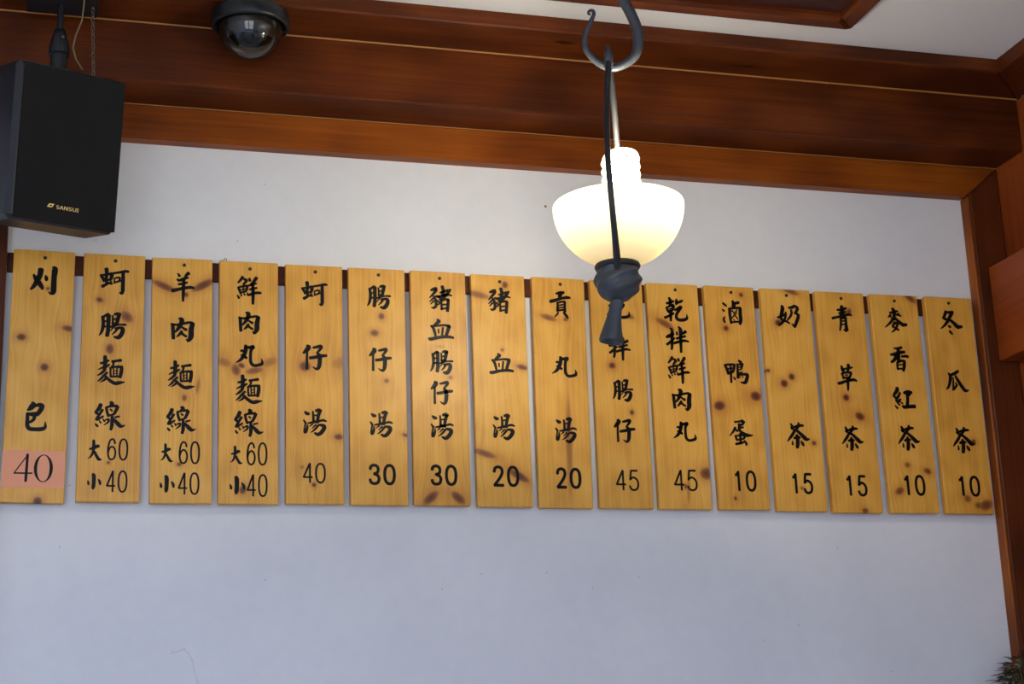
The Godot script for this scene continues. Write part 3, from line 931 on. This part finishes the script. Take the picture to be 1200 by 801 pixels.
# ------------------------------------------------------------------ data
# brush strokes of each character: x, y, width in tenths of a millimetre about its middle
const GLYPHS := {
	"刈": [[-46,213,98,-57,101,91,-103,-23,89,-169,-148,66,-222,-211,34],[-179,100,37,-135,20,74,-60,-76,85,-6,-162,66,-10,-197,37],[51,90,32,68,36,66,70,-9,45],[177,275,32,222,232,98,215,60,89,216,-118,93,216,-234,93],[216,-250,85,171,-275,53,124,-244,23]],
	"包": [[-87,267,41,-69,215,101,-115,148,80,-167,104,33],[-27,203,51,52,218,70,101,196,80,66,100,80,10,19,68],[-178,42,41,-110,29,64,-1,34,80],[-33,-22,62,-46,-78,53,-89,-114,49,-133,-141,35],[-168,38,51,-160,-76,62,-159,-182,67,-118,-256,70,-9,-267,66,110,-259,70,173,-226,57,178,-162,37,170,-104,10]],
	"蚵": [[-164,249,71,-155,143,63,-163,42,56,-149,-69,48],[-271,112,50,-231,50,54,-203,-16,48],[-269,104,41,-145,130,41,-57,146,63],[-54,148,71,-62,70,63,-89,12,50],[-203,-7,43,-121,15,43,-59,41,39],[-236,-127,63,-170,-87,52,-108,-50,45,-65,-56,48],[-70,-15,32,-56,-70,45],[-21,161,43,94,184,45,208,212,54,271,206,45],[-5,56,28,0,-51,30],[-7,48,30,65,74,39,107,65,41],[-3,-39,35,67,-9,39,121,12,41],[103,65,39,94,1,32],[167,182,60,167,-8,67,167,-210,67],[165,-232,65,138,-249,56,107,-233,28]],
	"腸": [[-203,181,53,-186,55,58,-193,-67,58,-226,-167,41,-261,-218,17],[-189,167,45,-134,209,51,-91,222,66],[-87,212,73,-88,59,70,-89,-95,70,-108,-219,68],[-182,75,34,-100,89,34],[-187,-36,36,-96,-21,36],[-10,206,32,-2,96,38,-5,29,41],[23,230,43,83,244,60,131,228,68],[114,223,66,88,111,66,77,44,60],[3,127,32,85,140,32],[-5,21,56,80,44,49],[-55,-39,32,17,-9,45,130,22,34,233,24,45,261,19,23],[17,-27,34,-42,-115,15],[44,-59,41,163,-43,58,195,-89,75,166,-184,77,106,-244,73,31,-231,36],[91,-66,45,41,-136,36,-14,-191,15]],
	"麵": [[-132,272,61,-122,180,70,-129,71,68,-132,-6,59],[-218,126,38,-136,147,44,-53,191,34],[-174,39,38,-250,-3,21],[-113,47,44,-41,104,38],[-132,-16,51,-201,-84,44,-266,-125,19],[-79,-58,42,-139,-117,44,-198,-192,40,-260,-244,17],[-147,-115,38,-95,-158,49,-136,-214,40,-208,-260,15],[-108,-135,42,-34,-211,57,70,-272,63,162,-258,63,266,-242,15],[7,167,49,89,185,44,181,200,55],[43,155,38,20,76,38,-36,28,30],[-15,42,36,-18,-56,38,-5,-142,44],[-10,40,36,92,66,42,207,61,57],[197,58,57,189,-49,63,169,-149,57],[-5,-142,36,97,-134,36,169,-125,36],[39,44,27,46,-130,27],[105,46,27,109,-128,27],[43,-23,17,104,-19,17],[44,-75,17,106,-73,17]],
	"線": [[-188,226,67,-216,150,67,-277,71,50,-292,60,38],[-276,57,46,-215,19,46],[-151,119,50,-203,32,48,-255,-66,52,-262,-89,46],[-252,-87,42,-182,-44,38,-135,-9,38],[-209,-96,21,-177,-145,35],[-139,-62,21,-107,-115,35],[-280,-162,23,-254,-196,44,-228,-221,29],[-3,274,52,34,243,65,-16,207,33],[-82,175,44,-64,79,48,-33,-8,48],[-82,169,42,25,197,42,127,203,54],[137,192,61,108,114,56,70,38,48],[-6,136,29,32,101,35],[-31,5,35,29,21,40,70,40,40],[35,4,48,39,-100,63,35,-197,61,17,-274,50],[-92,-85,27,-31,-70,40,-38,-124,38,-115,-186,15],[90,-26,38,177,-4,31],[73,-67,42,146,-151,71,209,-203,61,292,-179,13]],
	"大": [[-28,190,46,-22,85,56,-32,-39,46,-74,-135,33,-129,-172,11],[-101,16,33,-25,35,52,47,75,59,79,68,43],[-4,-38,46,44,-133,52,83,-184,52,129,-190,24]],
	"小": [[-30,148,41,-7,111,65,-5,-21,61,-12,-106,61,-21,-148,28],[-118,19,18,-104,-32,42,-103,-65,28],[79,46,22,110,-5,46,118,-57,31]],
	"羊": [[-109,283,29,-74,228,53],[108,299,68,66,261,55,33,200,44],[-121,160,40,-83,137,51,1,171,51,102,203,35],[-98,54,40,-8,69,48,83,103,35],[-217,-84,72,-101,-54,61,26,-20,57,153,-3,57,217,-15,40],[12,190,55,5,42,61,1,-128,57,-4,-299,40]],
	"肉": [[-219,126,37,-192,72,63,-184,-73,63,-177,-186,61],[-214,113,39,-87,103,48,50,140,50,166,157,50,219,123,61],[198,122,80,174,-2,91,170,-136,91,124,-221,63],[119,-233,50,74,-195,22],[-70,233,39,-13,211,80,-35,112,76,-86,21,61,-142,-51,33],[-12,57,37,41,21,50,79,3,54],[-11,-30,50,-52,-89,54,-109,-147,26],[-21,-66,48,43,-116,46,82,-135,43]],
	"鮮": [[-138,287,51,-161,240,56,-231,155,33],[-107,237,49,-58,210,51,-96,155,47,-128,119,38],[-230,59,40,-203,-8,45,-175,-75,45],[-225,53,38,-117,85,42,-41,91,49],[-41,80,45,-51,22,45,-81,-36,38],[-122,73,29,-121,-38,29],[-203,1,25,-51,34,25],[-181,-53,38,-73,-25,38],[-243,-113,29,-210,-175,45],[-175,-81,25,-156,-131,29],[-116,-67,25,-91,-105,33],[-51,-58,27,-16,-102,40],[-1,254,45,9,202,51],[145,278,62,111,225,60,57,153,51,13,115,38],[-41,100,33,46,118,45,139,158,38],[3,18,38,68,37,45,151,61,38],[-39,-103,40,15,-89,49,112,-52,51,210,-45,51,243,-49,29],[68,142,49,74,5,60,75,-143,60,70,-287,45]],
	"丸": [[-68,207,50,-67,106,72,-104,-7,70,-167,-99,55,-265,-165,15],[-67,175,57,3,162,59,91,188,59],[89,181,70,41,99,55,31,-47,55,39,-147,59,91,-207,55,177,-203,55,265,-163,59,256,-61,11],[-167,91,39,-104,86,50],[-170,1,22,-104,-19,48,-47,-61,50]],
	"仔": [[-160,246,49,-127,210,82,-180,138,76,-240,85,38],[-158,128,40,-164,-31,45,-164,-245,49],[-37,205,40,40,224,54,118,243,60,131,216,60,95,158,49,40,95,36],[-105,-13,56,-4,2,60,128,35,65,240,46,49],[51,90,47,95,36,74,100,-77,76,83,-191,69,36,-246,49,-46,-200,16]],
	"湯": [[-212,217,29,-165,178,66,-118,170,44],[-234,41,29,-190,-24,46],[-193,-26,33,-219,-157,33,-200,-209,61,-160,-122,46,-160,-56,26],[-45,224,35,-35,113,44,-35,-9,50],[15,239,48,80,251,68,123,228,57],[96,228,64,64,116,59,46,-7,59],[-18,140,29,58,149,33],[-41,2,57,57,16,48],[-149,-25,29,-52,-5,44,68,21,39,166,45,44,234,21,29],[-52,-42,33,-113,-90,15],[13,-52,37,-65,-133,15],[68,-61,44,-9,-152,39,-87,-215,15],[79,-50,39,174,-72,68,182,-125,75,121,-215,70,56,-251,64,-11,-222,35]],
	"豬": [[-210,172,40,-137,204,63,-84,218,56],[-91,189,63,-151,104,51,-242,3,21],[-152,45,40,-108,-47,56,-105,-164,56,-158,-214,47,-207,-202,21],[-165,-3,40,-244,-84,19],[-155,-61,40,-222,-137,19],[-106,47,40,-24,28,56],[-74,-45,28,-27,-102,40,-72,-146,21],[38,272,63,59,173,63,45,78,63],[-14,127,33,70,155,47,166,195,40],[213,210,47,150,119,61,67,32,61,-27,-34,37],[-83,37,47,21,53,51,138,92,47,244,74,28],[7,-41,40,16,-147,44,14,-243,42],[7,-53,44,89,-16,44,170,-24,56],[164,-25,61,155,-140,61,140,-272,61],[28,-137,33,144,-120,33],[14,-229,35,142,-202,35]],
	"血": [[-83,218,28,-38,179,65,-88,135,58,-146,92,28],[-218,72,35,-165,22,53,-138,-59,53,-122,-142,46],[-204,60,46,-54,82,42,84,95,46,187,76,63],[176,69,72,146,-23,63,113,-120,58],[-56,3,28,-53,-81,30],[42,42,39,21,-124,39],[-264,-203,46,-222,-218,63,-38,-173,58,147,-154,58,264,-170,46]],
	"貢": [[-95,256,36,5,283,58,89,287,55],[6,265,101,-12,182,63],[-226,73,68,-111,105,65,35,158,55,169,182,60,226,174,41],[-65,59,41,-64,-36,48,-68,-135,55],[-66,47,41,32,80,41,107,77,53],[104,77,48,99,-29,48,97,-139,60],[-50,-6,29,96,21,31],[-53,-62,29,93,-39,31],[-67,-123,41,90,-96,41],[-57,-168,39,-90,-223,34,-137,-262,24],[69,-162,46,126,-231,58,162,-287,34]],
	"乾": [[-133,264,50,-109,203,67,-115,105,67],[-203,135,47,-112,152,55,-32,195,47],[-209,40,47,-180,-32,55,-158,-70,50],[-201,38,42,-117,78,47,-41,94,65],[-42,82,70,-59,10,55,-100,-43,42],[-147,4,27,-83,26,27],[-169,-51,42,-73,-17,42],[-262,-197,55,-169,-156,50,-50,-87,55],[-113,-53,60,-120,-164,60,-124,-264,47],[41,241,37,34,186,60,30,122,50],[38,147,42,115,182,55,182,211,42],[-17,-15,42,68,28,60,135,65,65,90,-8,60,21,-108,60,15,-194,65,75,-234,65,188,-229,65,262,-183,55,253,-93,12]],
	"拌": [[-160,247,39,-115,203,62,-123,69,67,-133,-76,59,-139,-173,54,-155,-230,42],[-258,44,49,-179,77,74,-80,125,47],[-256,-125,49,-162,-56,54,-54,36,27],[-13,171,37,-2,108,49],[205,186,62,151,153,54,111,125,42],[-21,18,49,81,51,49,192,82,42],[-90,-89,54,25,-53,54,151,-24,54,258,-39,35],[38,288,37,80,223,76,77,77,67,71,-104,62,65,-288,49]],
	"滷": [[-202,208,33,-158,173,50,-113,136,35],[-220,53,33,-173,21,45],[-163,-102,18,-202,-168,48,-181,-243,43],[34,265,43,61,201,83,54,102,78],[87,208,48,153,223,61,194,233,50],[-44,79,66,-47,-50,61,-38,-186,56,-30,-261,43],[-63,72,53,79,101,48,220,101,58],[214,101,66,203,-39,73,205,-175,73,179,-265,61],[-48,-238,40,81,-220,40,184,-208,40],[17,39,28,79,-69,30,139,-159,28],[130,59,28,54,-71,30,-18,-142,28],[-8,28,20,37,10,25],[83,17,25,123,-33,25],[31,-168,25,71,-208,20]],
	"鴨": [[-259,140,50,-219,51,57,-183,-59,62],[-257,139,47,-116,157,42,-16,148,52],[-29,143,55,-48,57,55,-79,-19,47],[-213,49,30,-59,79,30],[-182,-47,47,-66,-11,42],[-123,151,37,-125,-42,47,-132,-250,47],[78,250,42,131,207,67],[43,170,47,38,24,47,31,-148,52],[61,156,35,176,167,52],[163,172,52,138,88,42,122,49,35],[56,95,27,146,110,27],[51,34,27,135,54,27],[46,-31,30,152,-16,30],[43,-75,42,171,-63,47,259,-67,65,246,-150,72,194,-249,67,88,-242,25],[-70,-122,25,-38,-180,45],[70,-105,20,91,-146,27],[134,-97,20,155,-132,27]],
	"蛋": [[-131,246,42,-26,260,39,63,273,64],[87,262,61,45,198,51,-20,170,39],[-30,207,51,-32,100,64],[-11,122,39,67,132,39],[-128,122,54,-167,50,49,-274,-68,17],[-138,107,34,-78,38,42],[-52,88,47,30,7,64,139,-44,73,274,-42,22],[-140,-56,42,-118,-127,47,-108,-164,34],[-126,-64,34,-12,-44,39,88,-53,39],[87,-65,51,58,-113,47],[-108,-153,34,57,-125,34],[-15,-6,51,-25,-136,51,-25,-222,47],[-142,-242,47,-25,-222,51,41,-202,39],[64,-167,39,106,-228,54,104,-273,32]],
	"奶": [[-139,237,38,-115,182,77,-145,56,77,-173,-45,64,-139,-105,56,-50,-126,51,33,-175,36],[-45,85,44,-61,-27,51,-129,-142,56,-230,-223,51],[-254,-48,44,-158,-14,51,-33,46,44],[33,189,44,122,205,67,190,237,56,254,193,67],[253,180,67,203,94,56,159,67,28],[90,141,49,97,67,51,50,-22,51,-18,-96,36],[175,70,33,251,36,67,244,-39,69,163,-216,64,142,-237,56,80,-175,23]],
	"茶": [[-164,257,32,-134,195,62,-126,133,60],[24,278,42,21,211,60,-64,111,47],[-165,156,42,-84,182,42,34,216,60,140,220,42],[-63,125,55,-137,16,60,-208,-70,50,-274,-145,20],[-39,111,55,57,32,67,151,-61,85,200,-89,67,274,-76,15],[-108,-70,47,-27,-44,60,41,-54,40],[-35,8,52,-25,-101,77,-35,-209,77,-53,-278,65],[-152,-138,30,-153,-217,42],[59,-133,35,88,-188,62,113,-232,42]],
	"青": [[10,291,68,14,188,86,-12,61,81],[-114,195,36,2,205,62,122,249,49],[-76,114,36,15,130,57,108,167,36],[-246,-7,57,-128,23,52,8,59,57,158,98,57,246,83,36],[-38,-3,49,-43,-129,52,-81,-289,36],[-38,-5,44,97,19,55],[90,8,57,84,-123,62,89,-273,81],[78,-291,60,14,-264,31],[-24,-68,31,84,-50,31],[-32,-148,31,76,-131,31]],
	"草": [[-123,275,38,-100,195,74,-73,132,56],[56,308,69,48,225,67,20,148,49],[-123,187,49,-26,210,38,68,231,49,151,246,36],[-131,102,44,-102,35,49,-88,-22,49],[-123,96,44,-9,122,44,110,126,54],[109,116,54,68,28,49,31,-12,44],[-44,59,28,22,69,28],[-86,-4,44,47,13,44],[-233,-135,56,-177,-125,64,-28,-76,56,147,-39,62,233,-65,36],[6,2,67,7,-121,62,-2,-245,49,-7,-308,18]],
	"麥": [[-55,286,58,-12,216,82,-21,126,69,-32,22,69],[-133,182,37,-34,199,55,81,233,37],[-108,135,50,-178,72,29],[-125,109,32,-87,57,37],[101,170,50,40,133,45],[68,140,37,149,114,42],[-50,49,63,-142,-57,53,-277,-166,24],[4,49,58,78,-22,71,179,-93,82,277,-83,53],[-19,-38,58,-74,-117,53,-99,-158,37],[-21,-64,50,46,-64,55,10,-151,53,-52,-230,45,-135,-286,18],[-72,-157,37,-8,-190,53,59,-221,45]],
	"香": [[-119,247,29,-9,243,55,84,274,50],[-1,258,68,-21,132,81,-32,-34,81],[-223,93,37,-132,103,71,7,143,68,147,168,55],[-67,80,68,-132,-23,68,-215,-84,50],[52,57,42,161,67,58,223,57,58],[-64,-83,50,-74,-170,50,-68,-248,50],[-64,-85,50,41,-44,50,127,-53,55],[114,-54,63,102,-164,68,63,-274,63],[-44,-147,29,85,-130,29],[-67,-235,39,75,-224,39]],
	"紅": [[-148,238,70,-155,173,80,-232,84,62,-257,31,49],[-238,22,49,-178,-3,49],[-87,122,49,-120,63,57,-190,-26,57,-195,-78,49],[-190,-88,49,-135,-74,62,-87,-23,44],[-179,-112,31,-122,-162,44],[-81,-103,36,-42,-129,31],[-242,-175,31,-183,-238,49],[10,123,54,115,137,91,212,135,54],[132,170,31,138,96,78,67,66,44],[93,57,67,88,-54,67,62,-169,67],[-55,-176,49,-15,-206,70,106,-192,75,257,-185,75]],
	"冬": [[-110,278,51,-133,198,67,-196,96,51],[-99,251,51,-3,247,64,77,259,64],[52,245,78,-16,139,72,-83,33,70,-178,-73,51,-279,-150,24],[-173,93,59,-90,69,59],[-11,62,59,77,-11,78,164,-90,89,279,-79,46],[-78,-79,46,-28,-107,59],[-65,-200,46,-32,-233,59,7,-278,38]],
	"瓜": [[58,228,58,-19,179,63,-120,135,55],[-201,169,37,-152,99,71,-182,-40,66,-229,-154,53,-286,-209,29],[-86,72,32,-98,-87,45,-115,-228,45],[-113,-213,50,-44,-148,50,-11,-97,45],[-42,-45,32,-3,-112,45],[-27,116,45,29,5,71,121,-143,77,193,-228,71,286,-219,24]]}
const BOARDS := [
	{"at":[-0.0111,2.0287],"size":[0.1180,0.5077],"tilt":-0.01058,"nail":[0.0013,0.4927],
	"words":[["刈",-0.0013,0.4467,1.000],["包",-0.0001,0.1703,1.000]],
	"price":[],
	"knots":[[-0.0359,0.3273,0.0087,0.0069,0,1],[0.0104,0.2683,0.0078,0.0078,0,1],[0.0521,0.3492,0.0123,0.0061,10,0.8],[0.0106,0.0031,0.0083,0.0083,0,1],[0.0092,0.4291,0.0035,0.0035,0,0.8]]},
	{"at":[0.1298,2.0322],"size":[0.1202,0.5033],"tilt":-0.00085,"nail":[0.0018,0.4903],
	"words":[["蚵",0.0007,0.4479,1.000],["腸",0.0001,0.3550,1.000],["麵",-0.0001,0.2639,1.000],["線",0.0004,0.1705,1.000],["大",-0.0270,0.1019,1.000],["小",-0.0266,0.0394,1.000]],
	"price":[["60",0.0161,0.1039,0.0411,0.0445,0.0037],["40",0.0162,0.0404,0.0412,0.0441,0.0037]],
	"knots":[[-0.0271,0.4072,0.0071,0.0053,20,0.8],[0.0268,0.3742,0.0142,0.0098,40,0.7],[-0.0045,0.3065,0.0079,0.0105,0,0.8],[-0.0005,0.0774,0.0034,0.0034,0,0.7]]},
	{"at":[0.2692,2.0311],"size":[0.1205,0.5036],"tilt":0.00957,"nail":[0.0037,0.4897],
	"words":[["羊",0.0019,0.4430,1.000],["肉",0.0009,0.3528,1.000],["麵",-0.0002,0.2601,0.989],["線",0.0002,0.1667,0.972],["大",-0.0280,0.1008,0.900],["小",-0.0267,0.0381,1.086]],
	"price":[["60",0.0159,0.1013,0.0424,0.0464,0.0038],["40",0.0150,0.0394,0.0427,0.0452,0.0038]],
	"knots":[[-0.0367,0.4435,0.0253,0.0072,25,0.75],[0.0417,0.4485,0.0254,0.0082,-30,0.85],[0.0076,0.4272,0.0054,0.0054,0,0.8],[0.0057,0.2126,0.0052,0.0070,0,0.6],[-0.0033,0.0778,0.0051,0.0043,0,0.7],[0.0324,0.2373,0.0035,0.0158,8,0.35]]},
	{"at":[0.4010,2.0315],"size":[0.1196,0.5032],"tilt":0.00411,"nail":[0.0024,0.4882],
	"words":[["鮮",0.0012,0.4421,1.000],["肉",0.0006,0.3725,0.930],["丸",0.0006,0.3046,1.000],["麵",0.0009,0.2345,1.009],["線",0.0011,0.1642,0.982],["大",-0.0243,0.0989,0.895],["小",-0.0220,0.0370,1.163]],
	"price":[["60",0.0168,0.1014,0.0425,0.0474,0.0039],["40",0.0173,0.0374,0.0423,0.0464,0.0039]],
	"knots":[[-0.0254,0.2735,0.0089,0.0124,-20,0.7],[0.0115,0.2728,0.0178,0.0071,-12,0.6],[-0.0143,0.2827,0.0071,0.0053,30,0.9],[-0.0107,0.0284,0.0069,0.0086,20,0.9],[-0.0503,0.2887,0.0160,0.0089,20,0.35],[0.0425,0.2917,0.0161,0.0090,-25,0.35]]},
	{"at":[0.5344,2.0333],"size":[0.1182,0.5009],"tilt":0.00147,"nail":[0.0028,0.4871],
	"words":[["蚵",0.0009,0.4403,0.951],["仔",0.0009,0.3033,1.000],["湯",0.0005,0.1674,1.000]],
	"price":[["40",-0.0019,0.0628,0.0475,0.0425,0.0040]],
	"knots":[[-0.0194,0.2838,0.0117,0.0108,0,0.85],[0.0485,0.1383,0.0089,0.0062,0,0.9],[-0.0022,0.0388,0.0043,0.0043,0,0.9],[-0.0262,0.0746,0.0044,0.0035,0,0.35],[0.0520,0.2936,0.0163,0.0127,-20,0.25]]},
	{"at":[0.6659,2.0328],"size":[0.1198,0.5014],"tilt":0.00029,"nail":[0.0041,0.4880],
	"words":[["腸",0.0043,0.4401,0.962],["仔",0.0056,0.3040,0.944],["湯",0.0057,0.1678,0.981]],
	"price":[["30",0.0054,0.0628,0.0574,0.0444,0.0064]],
	"knots":[[0.0091,0.3979,0.0065,0.0074,0,0.8],[-0.0058,0.3612,0.0092,0.0074,0,0.75],[0.0178,0.2594,0.0055,0.0045,0,0.7],[0.0560,0.1456,0.0072,0.0036,15,0.8]]},
	{"at":[0.7967,2.0336],"size":[0.1196,0.5010],"tilt":-0.00231,"nail":[0.0036,0.4865],
	"words":[["豬",0.0052,0.4419,1.000],["血",0.0044,0.3739,1.000],["腸",0.0044,0.3031,0.946],["仔",0.0033,0.2368,0.944],["湯",0.0026,0.1655,1.001]],
	"price":[["30",0.0034,0.0629,0.0577,0.0445,0.0065]],
	"knots":[[-0.0246,0.0155,0.0194,0.0088,-40,0.8],[0.0329,0.0164,0.0177,0.0089,40,0.8],[0.0227,0.2706,0.0046,0.0037,0,0.6],[0.0022,0.3363,0.0111,0.0037,0,0.15]]},
	{"at":[0.9301,2.0326],"size":[0.1187,0.5013],"tilt":0.00177,"nail":[0.0044,0.4866],
	"words":[["豬",0.0024,0.4447,0.998],["血",0.0019,0.3061,0.961],["湯",0.0024,0.1686,0.992]],
	"price":[["20",0.0025,0.0641,0.0580,0.0450,0.0064]],
	"knots":[[-0.0447,0.4557,0.0266,0.0076,12,0.55],[0.0160,0.4801,0.0067,0.0077,0,0.8],[0.0474,0.2992,0.0131,0.0056,12,0.85],[-0.0412,0.1114,0.0253,0.0072,18,0.65],[0.0307,0.0658,0.0253,0.0081,30,0.85],[0.0050,0.3357,0.0038,0.0038,0,0.6]]},
	{"at":[1.0618,2.0320],"size":[0.1184,0.5021],"tilt":-0.00606,"nail":[0.0050,0.4884],
	"words":[["貢",0.0034,0.4411,1.000],["丸",0.0058,0.3050,1.004],["湯",0.0056,0.1658,0.986]],
	"price":[["20",0.0068,0.0629,0.0570,0.0455,0.0066]],
	"knots":[[-0.0248,0.4122,0.0191,0.0067,14,0.6],[0.0145,0.4100,0.0058,0.0048,0,0.6],[0.0113,0.1361,0.0074,0.1104,1,0.4]]},
	{"at":[1.1961,2.0327],"size":[0.1205,0.5019],"tilt":-0.00305,"nail":[0.0039,0.4865],
	"words":[["乾",0.0021,0.4422,0.953],["拌",0.0014,0.3499,0.922],["腸",0.0035,0.2561,0.898],["仔",0.0029,0.1668,0.958]],
	"price":[["45",0.0034,0.0600,0.0537,0.0459,0.0044]],
	"knots":[[-0.0180,0.3102,0.0076,0.0067,0,0.95],[0.0217,0.2078,0.0047,0.0056,0,0.9],[0.0301,0.4217,0.0078,0.0049,20,0.6]]},
	{"at":[1.3292,2.0325],"size":[0.1205,0.5019],"tilt":0.00156,"nail":[0.0068,0.4884],
	"words":[["乾",0.0046,0.4431,1.000],["拌",0.0051,0.3749,1.000],["鮮",0.0038,0.3055,1.017],["肉",0.0058,0.2389,0.966],["丸",0.0065,0.1697,0.954]],
	"price":[["45",0.0027,0.0621,0.0556,0.0470,0.0045]],
	"knots":[[-0.0224,0.4098,0.0234,0.0078,28,0.65],[0.0520,0.0777,0.0150,0.0131,0,0.8],[0.0029,0.0487,0.0046,0.0056,0,0.7],[0.0088,0.0485,0.0037,0.0371,4,0.3]]},
	{"at":[1.4656,2.0332],"size":[0.1192,0.5020],"tilt":0.00439,"nail":[0.0048,0.4883],
	"words":[["滷",0.0029,0.4423,1.000],["鴨",0.0027,0.3066,1.000],["蛋",0.0032,0.1679,1.000]],
	"price":[["10",0.0033,0.0623,0.0549,0.0470,0.0060]],
	"knots":[[-0.0136,0.4047,0.0063,0.0063,0,1],[-0.0421,0.2284,0.0134,0.0106,-10,1],[0.0454,0.2518,0.0126,0.0107,10,1],[0.0289,0.4838,0.0046,0.0052,0,0.95],[-0.0211,0.0242,0.0037,0.0041,0,0.9]]},
	{"at":[1.6009,2.0311],"size":[0.1205,0.5044],"tilt":0.00115,"nail":[0.0026,0.4900],
	"words":[["奶",0.0019,0.4420,1.000],["茶",0.0035,0.1688,1.000]],
	"price":[["15",0.0023,0.0612,0.0546,0.0475,0.0061]],
	"knots":[[-0.0227,0.4250,0.0080,0.0080,0,1],[-0.0007,0.3011,0.0075,0.0075,0,0.95],[-0.0202,0.2854,0.0088,0.0088,0,1],[-0.0568,0.3135,0.0049,0.0039,0,0.9],[0.0400,0.1518,0.0058,0.0050,0,0.8],[0.0150,0.4992,0.0203,0.0061,15,0.6],[0.0022,0.0510,0.0038,0.0038,0,0.6]]},
	{"at":[1.7340,2.0293],"size":[0.1205,0.5057],"tilt":-0.00044,"nail":[0.0038,0.4912],
	"words":[["青",0.0022,0.4439,1.000],["草",0.0015,0.3051,1.000],["茶",0.0014,0.1674,0.976]],
	"price":[["15",-0.0007,0.0603,0.0557,0.0485,0.0062]],
	"knots":[[-0.0056,0.2597,0.0079,0.0079,0,1],[0.0245,0.2173,0.0118,0.0089,25,0.9],[0.0164,0.0049,0.0076,0.0057,0,0.8],[0.0212,0.4607,0.0061,0.0082,10,0.8]]},
	{"at":[1.8744,2.0305],"size":[0.1205,0.5046],"tilt":0.00686,"nail":[0.0016,0.4904],
	"words":[["麥",-0.0007,0.4435,1.000],["香",-0.0007,0.3530,1.000],["紅",-0.0001,0.2613,1.000],["茶",0.0015,0.1705,1.004]],
	"price":[["10",0.0017,0.0621,0.0573,0.0477,0.0064]],
	"knots":[[0.0398,0.0947,0.0098,0.0068,25,0.8],[-0.0087,0.1081,0.0068,0.0059,0,0.6],[-0.0347,0.0491,0.0116,0.0077,-30,0.75],[0.0419,0.4992,0.0187,0.0073,35,0.7]]},
	{"at":[2.0111,2.0301],"size":[0.1205,0.5060],"tilt":-0.00076,"nail":[0.0007,0.4922],
	"words":[["冬",0.0017,0.4449,1.000],["瓜",0.0005,0.3072,1.000],["茶",0.0024,0.1689,1.048]],
	"price":[["10",0.0017,0.0629,0.0584,0.0483,0.0065]],
	"knots":[[0.0271,0.1660,0.0060,0.0050,0,0.8],[-0.0039,0.0343,0.0088,0.0088,0,0.6],[0.0419,0.0204,0.0176,0.0117,-20,0.8],[0.0223,0.0191,0.0098,0.0078,0,0.6]]},
]
